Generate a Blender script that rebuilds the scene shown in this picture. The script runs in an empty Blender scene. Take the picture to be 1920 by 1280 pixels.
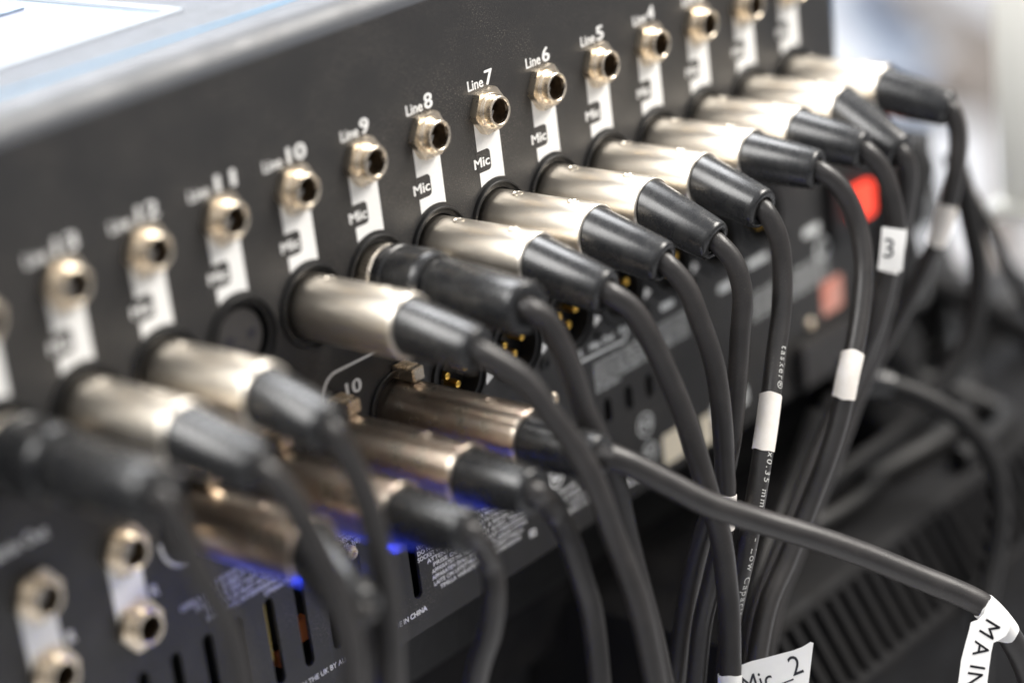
import bpy, bmesh, math, random
from mathutils import Vector, Matrix
random.seed(7)
PI = math.pi
S = bpy.context.scene
COL = S.collection
mm = 0.001

# ---------------------------------------------------------------- frame of the leaning rear panel
# local axes: x along the connector rows, y up the panel, z out of the panel (mm)
_a = math.atan2(.149, .989)
M0 = Matrix.Translation((0, 0, .95)) @ Matrix(((1, 0, 0, 0), (0, math.sin(_a), -math.cos(_a), 0), (0, math.cos(_a), math.sin(_a), 0), (0, 0, 0, 1)))
def W(x, y, z): return M0 @ Vector((x*mm, y*mm, z*mm))

# ---------------------------------------------------------------- camera
cd = bpy.data.cameras.new('camera'); cam = bpy.data.objects.new('camera', cd); COL.objects.link(cam)
RX = Vector((0.64692344, -0.11362496, 0.75404206)); RD = Vector((-0.34061246, -0.92776647, 0.1524222)); RF = Vector((0.68225598, -0.35544162, -0.63889595))
mc = Matrix.Identity(4)
for i in range(3):
    mc[i][0] = RX[i]; mc[i][1] = -RD[i]; mc[i][2] = -RF[i]
mc[0][3], mc[1][3], mc[2][3] = -440.512*mm, 158.526*mm, 411.736*mm
cam.matrix_world = M0 @ mc
cd.sensor_width = 36; cd.lens = 76.73; cd.clip_start = .02; cd.clip_end = 60
cd.dof.use_dof = True; cd.dof.focus_distance = .6185; cd.dof.aperture_fstop = 3.3
S.camera = cam
S.render.resolution_x = 1024; S.render.resolution_y = 682

# ---------------------------------------------------------------- surroundings light
wd = bpy.data.worlds.new('World'); S.world = wd; wd.use_nodes = True
nt = wd.node_tree; nt.nodes.clear()
out = nt.nodes.new('ShaderNodeOutputWorld'); bg = nt.nodes.new('ShaderNodeBackground')
tc = nt.nodes.new('ShaderNodeTexCoord'); sp = nt.nodes.new('ShaderNodeSeparateXYZ'); cr = nt.nodes.new('ShaderNodeValToRGB'); mr = nt.nodes.new('ShaderNodeMapRange')
nt.links.new(tc.outputs['Generated'], sp.inputs[0]); nt.links.new(sp.outputs['Z'], mr.inputs[0])
mr.inputs[1].default_value = -1; mr.inputs[2].default_value = 1
nt.links.new(mr.outputs[0], cr.inputs[0]); nt.links.new(cr.outputs[0], bg.inputs[0]); nt.links.new(bg.outputs[0], out.inputs[0])
e = cr.color_ramp.elements
e[0].position = .44; e[0].color = (.022, .021, .022, 1); e[1].position = .72; e[1].color = (.72, .73, .76, 1)
k = e.new(.53); k.color = (.13, .132, .14, 1)
bg.inputs[1].default_value = 1.0
def area(name, pos, tgt, sx, sy, power, col):
    l = bpy.data.lights.new(name, 'AREA'); l.shape = 'RECTANGLE'; l.size = sx; l.size_y = sy; l.energy = power; l.color = col
    o = bpy.data.objects.new(name, l); COL.objects.link(o)
    p = W(*pos); o.location = p; d = W(*tgt) - p
    o.rotation_euler = d.to_track_quat('-Z', 'Y').to_euler(); return o
area('window_light', (-800, 1020, -400), (-20, -30, 40), 1.0, .8, 36, (1, .985, .96))
area('front_fill_light', (800, 900, 650), (0, -50, 0), .8, .6, 33, (1, .95, .88))  # added fill lamp from the front right, brightens strips and cords
area('drape_light', (900, 1700, -1000), (1500, -300, -1500), 1.5, 1.5, 118, (.97, .98, 1))  # added lamp that brightens the pale drape behind
S.view_settings.view_transform = 'Standard'; S.view_settings.look = 'None'; S.view_settings.exposure = .08; S.view_settings.gamma = 1

# ---------------------------------------------------------------- materials
MATS = {}
def mat(name, col, rough=.5, metal=0., bump=0., bscale=1500., var=0., vscale=300., col2=None, spec=.5, emit=None, es=0., coat=0., dust=0., rvar=.19):
    m = bpy.data.materials.new(name); m.use_nodes = True; n = m.node_tree; b = n.nodes['Principled BSDF']
    b.inputs['Base Color'].default_value = (*col, 1); b.inputs['Roughness'].default_value = rough; b.inputs['Metallic'].default_value = metal
    b.inputs['Specular IOR Level'].default_value = spec; b.inputs['Coat Weight'].default_value = coat
    tc = n.nodes.new('ShaderNodeTexCoord')
    last = None
    if col2 or var:
        nz = n.nodes.new('ShaderNodeTexNoise'); nz.inputs['Scale'].default_value = vscale; nz.inputs['Detail'].default_value = 6; nz.inputs['Roughness'].default_value = .65
        n.links.new(tc.outputs['Object'], nz.inputs['Vector'])
        mx = n.nodes.new('ShaderNodeMix'); mx.data_type = 'RGBA'
        r = n.nodes.new('ShaderNodeMapRange'); r.inputs[1].default_value = .35; r.inputs[2].default_value = .68
        n.links.new(nz.outputs[0], r.inputs[0]); n.links.new(r.outputs[0], mx.inputs[0])
        mx.inputs[6].default_value = (*col, 1); c2 = col2 or tuple(c*(1-var) for c in col); mx.inputs[7].default_value = (*c2, 1)
        last = mx.outputs[2]
        rr = n.nodes.new('ShaderNodeMapRange'); rr.inputs[1].default_value = .3; rr.inputs[2].default_value = .7; rr.inputs[3].default_value = rough*(1-rvar); rr.inputs[4].default_value = min(1, rough*(1+rvar))
        n.links.new(nz.outputs[0], rr.inputs[0]); n.links.new(rr.outputs[0], b.inputs['Roughness'])
    if dust:
        dn = n.nodes.new('ShaderNodeTexNoise'); dn.inputs['Scale'].default_value = 2600; dn.inputs['Detail'].default_value = 2
        dm = n.nodes.new('ShaderNodeTexNoise'); dm.inputs['Scale'].default_value = 55; dm.inputs['Detail'].default_value = 4
        n.links.new(tc.outputs['Object'], dn.inputs['Vector']); n.links.new(tc.outputs['Object'], dm.inputs['Vector'])
        a = n.nodes.new('ShaderNodeMapRange'); a.inputs[1].default_value = .60; a.inputs[2].default_value = .68; n.links.new(dn.outputs[0], a.inputs[0])
        c = n.nodes.new('ShaderNodeMapRange'); c.inputs[1].default_value = .4; c.inputs[2].default_value = .7; n.links.new(dm.outputs[0], c.inputs[0])
        mu = n.nodes.new('ShaderNodeMath'); mu.operation = 'MULTIPLY'; n.links.new(a.outputs[0], mu.inputs[0]); n.links.new(c.outputs[0], mu.inputs[1])
        m2 = n.nodes.new('ShaderNodeMath'); m2.operation = 'MULTIPLY'; n.links.new(mu.outputs[0], m2.inputs[0]); m2.inputs[1].default_value = dust
        mx2 = n.nodes.new('ShaderNodeMix'); mx2.data_type = 'RGBA'; n.links.new(m2.outputs[0], mx2.inputs[0])
        if last: n.links.new(last, mx2.inputs[6])
        else: mx2.inputs[6].default_value = (*col, 1)
        mx2.inputs[7].default_value = (.42, .37, .31, 1); last = mx2.outputs[2]
    if last: n.links.new(last, b.inputs['Base Color'])
    if bump:
        nb = n.nodes.new('ShaderNodeTexNoise'); nb.inputs['Scale'].default_value = bscale; nb.inputs['Detail'].default_value = 3
        n.links.new(tc.outputs['Object'], nb.inputs['Vector'])
        bp = n.nodes.new('ShaderNodeBump'); bp.inputs['Strength'].default_value = bump; bp.inputs['Distance'].default_value = .0002
        n.links.new(nb.outputs[0], bp.inputs['Height']); n.links.new(bp.outputs[0], b.inputs['Normal'])
    if emit:
        b.inputs['Emission Color'].default_value = (*emit, 1); b.inputs['Emission Strength'].default_value = es
    MATS[name] = m; return m
panelM = mat('powder_coated_steel', (.021, .0205, .021), .45, bump=.5, bscale=2500, var=.12, vscale=40, dust=.55, spec=.5)
topM = mat('painted_top_cover', (.075, .08, .09), .42, bump=.4, bscale=2200, var=.15, vscale=90, dust=.3)
nickM = mat('brushed_nickel', (.76, .705, .625), .34, 1., bump=.14, bscale=3600, col2=(.73, .67, .58), vscale=900, rvar=.06)
darkNickM = mat('tarnished_nickel', (.55, .49, .41), .29, 1., bump=.12, bscale=3600, rvar=.1, col2=(.44, .335, .27), vscale=240)
brassM = mat('nickel_plated_brass', (.82, .72, .59), .28, 1., bump=.12, bscale=1800, col2=(.76, .66, .52), vscale=300)
boreM = mat('dark_brass_bore', (.16, .11, .065), .5, .9, var=.5, vscale=700)
goldM = mat('gold_contact', (1., .62, .13), .28, 1.)
rubberM = mat('moulded_rubber', (.012, .0125, .014), .27, bump=.06, bscale=1400, col2=(.020, .020, .020), vscale=230, dust=.10)
cordM = mat('pvc_cord', (.021, .0195, .019), .36, bump=.3, bscale=2600, col2=(.028, .025, .024), vscale=120, dust=.10)
plastM = mat('black_plastic', (.006, .006, .0065), .46, var=.3, vscale=200)
faceM = mat('contact_insert', (.035, .033, .033), .5, var=.2, vscale=200)
inkM = mat('white_print', (.84, .84, .83), .5, var=.08, vscale=900)
greyInkM = mat('grey_print', (.66, .68, .68), .5)
tapeM = mat('white_tape', (.80, .76, .72), .55, col2=(.72, .67, .60), vscale=220)
labelM = mat('white_label', (.84, .83, .81), .45, var=.05, vscale=200)
labelInkM = mat('label_ink', (.012, .012, .018), .5)
cordInkM = mat('cord_print', (.5, .5, .48), .5)
blueM = mat('blue_pinstripe', (.06, .25, .42), .45, spec=.3)
screenM = mat('display', (.2, .21, .26), .15, emit=(.74, .80, 1.), es=.30)
bezelM = mat('screen_bezel', (.26, .33, .42), .3, var=.4, vscale=400)
frameM = mat('pale_trim', (.36, .39, .43), .4)
redM = mat('lit_rocker', (.8, .03, .02), .3, emit=(1., .085, .035), es=1.0)
blueLedM = mat('blue_led', (.0, .0, .5), .3, emit=(.0, .03, 1.), es=.4)
creamM = mat('cream_stickers', (.66, .60, .48), .5, var=.1, vscale=100)
pinkM = mat('red_white_sticker', (.62, .34, .28), .5, col2=(.60, .16, .10), vscale=90)
caseM = mat('ribbed_case_plastic', (.0045, .0045, .0055), .6, bump=.4, bscale=900, col2=(.008, .0075, .0075), vscale=60, spec=.14)
clothM = mat('black_cloth', (.010, .010, .011), .9, var=.4, vscale=30)
wallM = mat('pale_drape', (.60, .63, .67), .8, col2=(.54, .57, .62), vscale=3)
beigeM = mat('pale_floor', (.68, .70, .73), .8, col2=(.48, .45, .43), vscale=2.2)
postM = mat('cream_paint', (.80, .79, .73), .5)
orangeM = mat('orange_capacitor', (.55, .16, .03), .5); yellowM = mat('yellow_tape', (.45, .33, .05), .5); pcbM = mat('circuit_board', (.02, .022, .02), .5)

mat('taupe_hose', (.17, .145, .125), .6); mat('blue_hose', (.14, .18, .25), .6); bgCordM = mat('dull_cord', (.010, .0095, .0095), .5, spec=.3)
# ---------------------------------------------------------------- mesh helpers (all lengths in mm)
def finish(bm, name, m, parent=None, smooth=True, angle=35):
    me = bpy.data.meshes.new(name); bmesh.ops.recalc_face_normals(bm, faces=bm.faces)
    bmesh.ops.scale(bm, vec=(mm, mm, mm), verts=bm.verts); bm.to_mesh(me); bm.free()
    if smooth:
        me.polygons.foreach_set('use_smooth', [True]*len(me.polygons)); me.set_sharp_from_angle(angle=math.radians(angle))
    for q in (m if isinstance(m, list) else [m]): me.materials.append(q)
    o = bpy.data.objects.new(name, me); COL.objects.link(o)
    if parent: o.parent = parent
    else: o.matrix_world = M0
    return o
def put(o, x, y, z): o.location = (x*mm, y*mm, z*mm); return o
def lathe(bm, prof, segs=48, c=(0, 0, 0), close=False, M=None, flute=None):
    """prof: (radius, z) pairs revolved about z"""
    rings = []
    for r, z in prof:
        ring = []
        for i in range(segs):
            a = 2*PI*i/segs; rr = r
            if flute and flute(z) : rr = r + (.28 if i % 2 else -.28)
            v = Vector((c[0]+rr*math.cos(a), c[1]+rr*math.sin(a), c[2]+z))
            ring.append(bm.verts.new(M @ v if M else v))
        rings.append(ring)
    for a, b in zip(rings, rings[1:]):
        for i in range(segs): bm.faces.new((a[i], a[(i+1) % segs], b[(i+1) % segs], b[i]))
    if close: bm.faces.new(rings[0]); bm.faces.new(rings[-1])
def box(bm, x0, x1, y0, y1, z0, z1, bev=0.):
    r = bmesh.ops.create_cube(bm, size=1); vs = r['verts']
    for v in vs:
        v.co = Vector((x0+(v.co.x+.5)*(x1-x0), y0+(v.co.y+.5)*(y1-y0), z0+(v.co.z+.5)*(z1-z0)))
    if bev:
        es = list({e for v in vs for e in v.link_edges}); bmesh.ops.bevel(bm, geom=es, offset=bev, segments=2, affect='EDGES')
def prism(bm, pts, z0, z1, bev=0):
    lo = [bm.verts.new((x, y, z0)) for x, y in pts]; hi = [bm.verts.new((x, y, z1)) for x, y in pts]
    n = len(pts); bm.faces.new(lo[::-1]); t = bm.faces.new(hi)
    for i in range(n): bm.faces.new((lo[i], lo[(i+1) % n], hi[(i+1) % n], hi[i]))
    if bev: bmesh.ops.bevel(bm, geom=list(t.edges), offset=bev, segments=2, affect='EDGES')
def catmull(P, step=1.6):
    P = [Vector(p) for p in P]; P = [P[0]*2-P[1]] + P + [P[-1]*2-P[-2]]; out = []
    for i in range(1, len(P)-2):
        n = max(2, int((P[i+1]-P[i]).length/step))
        for k in range(n):
            t = k/n; a, b, c, d = P[i-1], P[i], P[i+1], P[i+2]
            out.append(.5*((2*b)+(c-a)*t+(2*a-5*b+4*c-d)*t*t+(3*b-a-3*c+d)*t**3))
    out.append(P[-2].copy()); return out
def frames(path, ref=Vector((-.65, .33, .68))):
    """for each path point: tangent, direction towards ref, binormal"""
    fr = []
    for i, p in enumerate(path):
        t = (path[min(i+1, len(path)-1)]-path[max(i-1, 0)]).normalized()
        n = (ref-t*ref.dot(t)).normalized(); fr.append((p, t, n, t.cross(n)))
    return fr
def tube(bm, path, r, segs=20, cap=True):
    rings = []; fr = frames(path)
    for i, (p, t, n, b) in enumerate(fr):
        rr = r(i/(len(fr)-1)) if callable(r) else r
        rings.append([bm.verts.new(p+rr*(math.cos(2*PI*k/segs)*n+math.sin(2*PI*k/segs)*b)) for k in range(segs)])
    for a, b in zip(rings, rings[1:]):
        for k in range(segs): bm.faces.new((a[k], a[(k+1) % segs], b[(k+1) % segs], b[k]))
    if cap: bm.faces.new(rings[0][::-1]); bm.faces.new(rings[-1])
def text_mesh(s, size, bold=0., align='LEFT', extrude=.03, width=None, spacing=1.):
    cu = bpy.data.curves.new('t', 'FONT'); cu.body = s; cu.size = size; cu.extrude = extrude; cu.align_x = align; cu.resolution_u = 3; cu.space_character = spacing
    o = bpy.data.objects.new('t', cu); COL.objects.link(o); bpy.context.view_layer.update()
    me = bpy.data.meshes.new_from_object(o.evaluated_get(bpy.context.evaluated_depsgraph_get())); bpy.data.objects.remove(o); bpy.data.curves.remove(cu)
    if bold:                                   # heavier weight: the same letters again, a hair aside and a hair proud
        vs = [v.co.copy() for v in me.vertices]; fs = [tuple(p.vertices) for p in me.polygons]; nv = len(vs); V_ = []; F_ = []
        for k_, (dx, dy) in enumerate(((-1, 0), (1, 0), (0, .6), (0, -.6))):
            V_ += [(v.x+dx*bold, v.y+dy*bold, v.z+.006*k_) for v in vs]; F_ += [tuple(i+nv*k_ for i in f) for f in fs]
        bpy.data.meshes.remove(me); me = bpy.data.meshes.new('t'); me.from_pydata(V_, [], F_)
    if width:
        xs = [v.co.x for v in me.vertices]; w = max(xs)-min(xs)
        for v in me.vertices: v.co.x *= width/w
    return me
def text_into(bm, s, x, y, z, size, **k):
    me = text_mesh(s, size, **k)
    base = len(bm.verts); vs = [bm.verts.new((v.co.x+x, v.co.y+y, v.co.z+z)) for v in me.vertices]
    for p in me.polygons:
        try: bm.faces.new([vs[i] for i in p.vertices])
        except ValueError: pass
    bpy.data.meshes.remove(me)
def thing(name, label, cat, loc=(0, 0, 0), group=None):
    o = bpy.data.objects.new(name, None); COL.objects.link(o); o.empty_display_size = .01
    o.matrix_world = M0 @ Matrix.Translation(Vector(loc)*mm); o['label'] = label; o['category'] = cat
    if group: o['group'] = group
    return o
def dup(src, parent, name=None):
    c = src.copy(); COL.objects.link(c); c.parent = parent; c.matrix_parent_inverse = Matrix.Identity(4)
    for ch in src.children:
        d = ch.copy(); COL.objects.link(d); d.parent = c
    return c

# ---------------------------------------------------------------- the console
PITCH = 25.4
VR = -32.7
OUTY = -72.3
mixer = thing('mixing_console', 'large black mixing console seen from its rear connector panel', 'mixing console')
chx = {c: (7-c)*PITCH for c in range(1, 15)}
outx = [-50.4+25.4*k for k in range(-3, 8)]
slots = [(-108+11*k, -131.3, -105.2) for k in range(-4, 6) if k not in (4,)] + [(39.1+10.8*k, -112.6, -104.2) for k in range(-7, 4)]
slots = [s for s in slots if not (s[1] > -120 and s[0] < -50)]
def panel_mesh():
    cu = bpy.data.curves.new('p', 'CURVE'); cu.dimensions = '2D'; cu.fill_mode = 'BOTH'; cu.extrude = .6; cu.resolution_u = 2
    def loop(pts):
        s = cu.splines.new('POLY'); s.points.add(len(pts)-1)
        for q, p in zip(s.points, pts): q.co = (p[0], p[1], 0, 1)
        s.use_cyclic_u = True
    loop([(-330, -142), (-330, 36), (178.5, 36), (178.5, -48), (206, -48), (206, -142)])
    def circ(x, y, r, n=40): loop([(x+r*math.cos(2*PI*i/n), y+r*math.sin(2*PI*i/n)) for i in range(n)])
    for x in chx.values(): circ(x, 0, 4.8, 24); circ(x, VR, 10.6)
    for x in outx: circ(x, OUTY, 8.6)
    for x, y in ((-177.8, -71), (-177.8, -92), (-150.6, -71), (-150.6, -92)): circ(x, y, 4.8, 24)
    for x, y0, y1 in slots:
        r = 1.8; loop([(x+r*math.cos(PI*i/6), y1-r+r*math.sin(PI*i/6)) for i in range(7)] + [(x+r*math.cos(PI+PI*i/6), y0+r+r*math.sin(PI+PI*i/6)) for i in range(7)])
    o = bpy.data.objects.new('p', cu); COL.objects.link(o); bpy.context.view_layer.update()
    me = bpy.data.meshes.new_from_object(o.evaluated_get(bpy.context.evaluated_depsgraph_get())); bpy.data.objects.remove(o)
    for v in me.vertices: v.co.z -= .6; v.co *= mm
    me.materials.clear(); me.materials.append(panelM); me.name = 'rear_panel'; return me
pan = bpy.data.objects.new('rear_panel', panel_mesh()); COL.objects.link(pan); pan.parent = mixer

def top_cover():
    bm = bmesh.new(); R_ = 11.; prof = [(36-0., 0.)]
    for i in range(1, 11):
        a = PI/2*i/10; prof.append((33+R_*math.sin(a), -R_+R_*math.cos(a)))
    prof[0] = (36, 0.); prof = [(33.02, 0.)] + prof[2:] if False else [(36, 0)] + [(36+8*math.sin(PI/2*i/12), -8+8*math.cos(PI/2*i/12)) for i in range(1, 13)]
    prof += [(44, -36.5)]
    xs = [-330, 178.5]
    rows = [[bm.verts.new((x, y, z)) for y, z in prof] for x in xs]
    for i in range(len(prof)-1): bm.faces.new((rows[0][i], rows[1][i], rows[1][i+1], rows[0][i+1]))
    # the flat of the top round the display opening
    for x0, x1, z0, z1 in ((-330, 178.5, -420, -260), (-72, 178.5, -260, -36.5)):
        v = [bm.verts.new((x, 44, z)) for x, z in ((x0, z0), (x1, z0), (x1, z1), (x0, z1))]; bm.faces.new(v)
    # right cheek
    v = [bm.verts.new((178.5, y, z)) for y, z in [(-142, 0)] + prof[:-1] + [(44, -420), (-20, -420), (-142, -300)]]; bm.faces.new(v)
    return finish(bm, 'top_cover', topM, mixer, angle=40)
top_cover()
bm = bmesh.new(); box(bm, -330, 178, -141.5, -139, -400, -1.6); box(bm, -330, -327, -139, 30, -400, -1.6); box(bm, -330, 178, -139, 30, -60, -57); box(bm, 178.7, 205.8, -141.5, -48.2, -60, -1.5)
finish(bm, 'chassis', plastM, mixer, smooth=False)
bm = bmesh.new(); box(bm, -330, 178.3, 44.0, 44.25, -13.8, -12.8); finish(bm, 'pinstripe', blueM, mixer, smooth=False)
bm = bmesh.new(); box(bm, -330, -72, 43.2, 44.8, -39.2, -36.4, .4); box(bm, -75.2, -72, 43.2, 44.8, -260, -39.2, .4)
scr = finish(bm, 'display_frame', frameM, mixer)
bm = bmesh.new(); box(bm, -330, -75.4, 43.3, 43.9, -260, -39.4); finish(bm, 'display_bezel', bezelM, scr, smooth=False)
bm = bmesh.new(); box(bm, -330, -79.5, 43.95, 44.15, -97, -41); finish(bm, 'display_glass', screenM, scr, smooth=False)
bm = bmesh.new(); box(bm, -330, -84, 44.3, 44.9, -96, -90, .2); box(bm, -40, 150, 44.3, 46, -120, -119, .2); box(bm, -60, 160, 44.3, 46, -160, -158, .2); finish(bm, 'trim_strip', bezelM, mixer)

# line jacks
def make_jack(h=5.5):
    bm = bmesh.new(); hexr = 7.15; off = math.radians(5)
    pts = [(hexr*math.cos(off+PI/3*i), hexr*math.sin(off+PI/3*i)) for i in range(6)]
    n = 48; ang = [2*PI*i/n for i in range(n)]
    def hexpt(a):
        q = (a-off) % (PI/3); return hexr*math.cos(PI/6)/math.cos(q-PI/6)
    rings = []
    for f, z in ((1, 0.), (1, 1.75), ('c', 2.35), ('i', 2.35)):
        rings.append([bm.verts.new(((r := (hexpt(a) if f == 1 else min(hexpt(a), 6.92) if f == 'c' else 5.0))*math.cos(a), r*math.sin(a), z)) for a in ang])
    for A, B in zip(rings, rings[1:]):
        for i in range(n): bm.faces.new((A[i], A[(i+1) % n], B[(i+1) % n], B[i]))
    nut = finish(bm, 'jack_nut', brassM, mixer, angle=25)
    bm = bmesh.new(); lathe(bm, [(5.2, 2.2), (5.2, 2.6), (5.05, 2.8), (4.6, 2.85), (4.3, 3.1), (4.30, h-.45), (4.42, h-.25), (4.42, h), (4.25, h+.12), (3.75, h+.12), (3.55, h-.1), (3.5, h-1.2)], 40)
    finish(bm, 'bushing', brassM, nut, angle=28)
    bm = bmesh.new(); lathe(bm, [(3.5, h-1.1), (3.4, -2), (3.3, -14), (.01, -14)], 32); finish(bm, 'bore', boreM, nut)
    return nut
jack0 = make_jack(); put(jack0, chx[7], 0, .02)
jacks = [(chx[c], 0) for c in chx if c != 7] + [(-177.8, -71), (-177.8, -92), (-150.6, -71), (-150.6, -92)]
for i, (x, y) in enumerate(jacks):
    c = dup(jack0, mixer); put(c, x, y, .02); c.rotation_euler.z = random.uniform(-.09, .09)

# XLR input sockets
def ring_profile(bm, ro, ri, z):
    lathe(bm, [(ro, .02), (ro-.1, z*.85), (ro-.25, z), (ro-.75, z), (ro-.85, z*.3), (ri+.15, z*.3), (ri, z*.2), (ri, -3.)], 64)
def make_input():
    bm = bmesh.new(); ring_profile(bm, 11.6, 9.35, 1.3)
    s = finish(bm, 'microphone_socket', plastM, mixer, angle=25)
    bm = bmesh.new(); lathe(bm, [(9.4, -3.2), (7.8, -3.2), (7.7, -.9), (7.5, -.6), (0.01, -.6)], 48)
    for x, y in ((-3.8, 0.2), (3.8, .2), (0, -3.8)):
        lathe(bm, [(1.8, -.58), (1.75, -.52), (1.5, -.52)], 20, c=(x, y, 0))
    f = finish(bm, 'contact_insert', faceM, s)
    bm = bmesh.new()
    for x, y in ((-3.8, 0.2), (3.8, .2), (0, -3.8)): lathe(bm, [(1.55, -.5), (0.01, -.5)], 18, c=(x, y, 0))
    finish(bm, 'contact_holes', MATS['label_ink'], f)
    return s
inp0 = make_input(); put(inp0, chx[11], VR, 0)
for c in chx:
    if c != 11: put(dup(inp0, mixer), chx[c], VR, 0)

# XLR output sockets with three gold pins
def make_output():
    bm = bmesh.new(); ring_profile(bm, 11.5, 8.3, 1.1)
    s = finish(bm, 'output_socket', plastM, mixer, angle=25)
    bm = bmesh.new(); lathe(bm, [(8.3, 1.0), (8.2, -5), (.01, -5)], 40); finish(bm, 'socket_well', plastM, s)
    for x, y in ((-3.9, 1.3), (3.9, 1.3), (0, -2.7)):
        bm = bmesh.new(); lathe(bm, [(1.3, -5), (1.3, -1.0), (1.1, -.4), (.6, -.1), (.01, 0)], 20, c=(x, y, 0)); finish(bm, 'contact_pin', goldM, s)
    return s
out0 = make_output(); put(out0, outx[4], OUTY, 0)
for i, x in enumerate(outx):
    if i != 4: put(dup(out0, mixer), x, OUTY, 0)
# release latches on the outputs that carry a plug
def latch(x):
    bm = bmesh.new(); box(bm, -2.3, 2.3, -2.1, 1.9, 0, 8.2, .35)
    for k in range(5): box(bm, -2.3, 2.3, 1.7, 2.2, 1.0+k*1.1, 1.5+k*1.1, .1)
    o = finish(bm, 'release_latch', brassM, mixer); put(o, x, OUTY+11.2, .3)
for x in outx[:4]: latch(x+1.6)
# screws
bm = bmesh.new(); lathe(bm, [(2.1, 0), (2.0, .7), (1.5, 1.1), (.9, 1.1), (.85, .5), (.01, .5)], 24); sc0 = finish(bm, 'panel_screw', brassM, mixer); put(sc0, 14, -94.7, 0)
for x, y in ((-76, -106), (152, -120), (-130, -50)):
    put(dup(sc0, mixer), x, y, 0)
bm = bmesh.new(); lathe(bm, [(1.9, 0), (1.8, .6), (1.3, .9), (.8, .9), (.75, .4), (.01, .4)], 24); sc1 = finish(bm, 'panel_screw', plastM, mixer); put(sc1, 11.9, -82.7, 0)
for x, y in [(outx[k]+12.2, -82.5) for k in range(5, 11)] + [(outx[k]+12.2, -61.5) for k in (5, 6, 7)]: put(dup(sc1, mixer), x, y, 0)

# ---------------------------------------------------------------- print on the panel
def strip_mesh(y0, y1, name='white_channel_strip', x=0, r=12.6, cy=VR, arc=True):
    bm = bmesh.new(); pts = [(-5.7, y1), (4.6, y1)]
    if arc:
        a0 = math.asin((4.6)/r); a1 = math.asin(-5.7/r)
        pts += [(r*math.sin(a0+(a1-a0)*i/8), cy+r*math.cos(a0+(a1-a0)*i/8)) for i in range(9)]
    else: pts += [(4.6, y0), (-5.7, y0)]
    prism(bm, pts[::-1], 0., .04); return finish(bm, name, inkM, mixer, smooth=False)
st0 = strip_mesh(0, -1.); put(st0, chx[7], 0, .01)
for c in chx:
    if c != 7: put(dup(st0, mixer), chx[c], 0, .01)
for x in (-177.8, -150.6):
    o = strip_mesh(-92, -71, arc=False); put(o, x, 0, .01)
def rounded(x0, x1, y0, y1, r, n=5, left=True):
    pts = []
    for cx, cy, a in ((x1-r, y1-r, 0), (x0+r, y1-r, 1), (x0+r, y0+r, 2), (x1-r, y0+r, 3)):
        if not left and a in (1, 2): pts.append((x0, y1 if a == 1 else y0)); continue
        pts += [(cx+r*math.cos(PI/2*(a+i/n)), cy+r*math.sin(PI/2*(a+i/n))) for i in range(n+1)]
    return pts
bm = bmesh.new(); prism(bm, rounded(-6.4, -.5, -17.2, -10.9, 1.3, left=False), .05, .09); pb0 = finish(bm, 'mic_plate', panelM, mixer, smooth=False); put(pb0, chx[7], 0, 0)
bm = bmesh.new(); text_into(bm, 'Mic', -7.9, -15.6, .12, 4.1, bold=.10, width=6.7); mt0 = finish(bm, 'mic_text', inkM, mixer, smooth=False); put(mt0, chx[7], 0, 0)
for c in chx:
    if c != 7:
        put(dup(pb0, mixer), chx[c], 0, 0); put(dup(mt0, mixer), chx[c], 0, 0)
for c in chx:
    bm = bmesh.new(); d = str(c)
    if len(d) == 1: text_into(bm, 'Line', -6.6, 6.9, .05, 4.2, bold=.09, width=6.6); text_into(bm, d, .9, 6.9, .05, 6.0, bold=.17, width=3.5)
    else: text_into(bm, 'Line', -9.6, 6.9, .05, 4.2, bold=.09, width=6.6); text_into(bm, d, -2.2, 6.9, .05, 6.0, bold=.17, width=6.9)
    put(finish(bm, 'line_text', inkM, mixer, smooth=False), chx[c], 0, 0)
def outline(pts, w, z=.03, name='bracket_line', m=inkM):
    bm = bmesh.new(); n = len(pts); L = []; R_ = []
    for i, p in enumerate(pts):
        a = Vector(pts[max(i-1, 0)]); b = Vector(pts[min(i+1, n-1)]); t = (b-a).normalized(); nn = Vector((-t.y, t.x)); p = Vector(p)
        L.append(bm.verts.new((*(p+nn*w/2), z))); R_.append(bm.verts.new((*(p-nn*w/2), z)))
    for i in range(n-1): bm.faces.new((L[i], L[i+1], R_[i+1], R_[i]))
    return finish(bm, name, m, mixer, smooth=False)
def arcp(cx, cy, r, a0, a1, n=8): return [(cx+r*math.cos(math.radians(a0+(a1-a0)*i/n)), cy+r*math.sin(math.radians(a0+(a1-a0)*i/n))) for i in range(n+1)]
outline([(-77.3, -66)] + arcp(-71.3, -59.4, 6, 180, 90) + [(180, -53.4)], .85)
outline([(27.2, -83.3), (27.8, -88.2)] + [(46, -88.8)] + arcp(49.2, -86., 3.1, -80, 0) + [(52.5, -79)], .9, m=greyInkM)
outline(arcp(-131, -75.8, 8.2, 175, 285, 12), 1., name='round_bracket')
def words(name, items, m=inkM):
    bm = bmesh.new()
    for it in items:
        s, x, y, size = it[:4]; text_into(bm, s, x, y, .04, size, **(it[4] if len(it) > 4 else {}))
    return finish(bm, name, m, mixer, smooth=False)
words('socket_number', [('10', -70.3, -61.9, 5.6, dict(bold=.16, width=6.2))])
for k, x in enumerate(outx[5:], 1): words('socket_number', [(str(10-k) if k < 10 else '', x-19.0+25.4-22, -63.9, 5.4, dict(bold=.14))])
words('printed_words', [('Matrix Out', -190.5, -58.3, 4.6, dict(bold=.1, width=19.5))])
words('side_letter', [('R', -144.9, -87.5, 4.4, dict(bold=.12))]); words('side_letter', [('R', -171.9, -87.5, 4.4, dict(bold=.12))])
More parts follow.
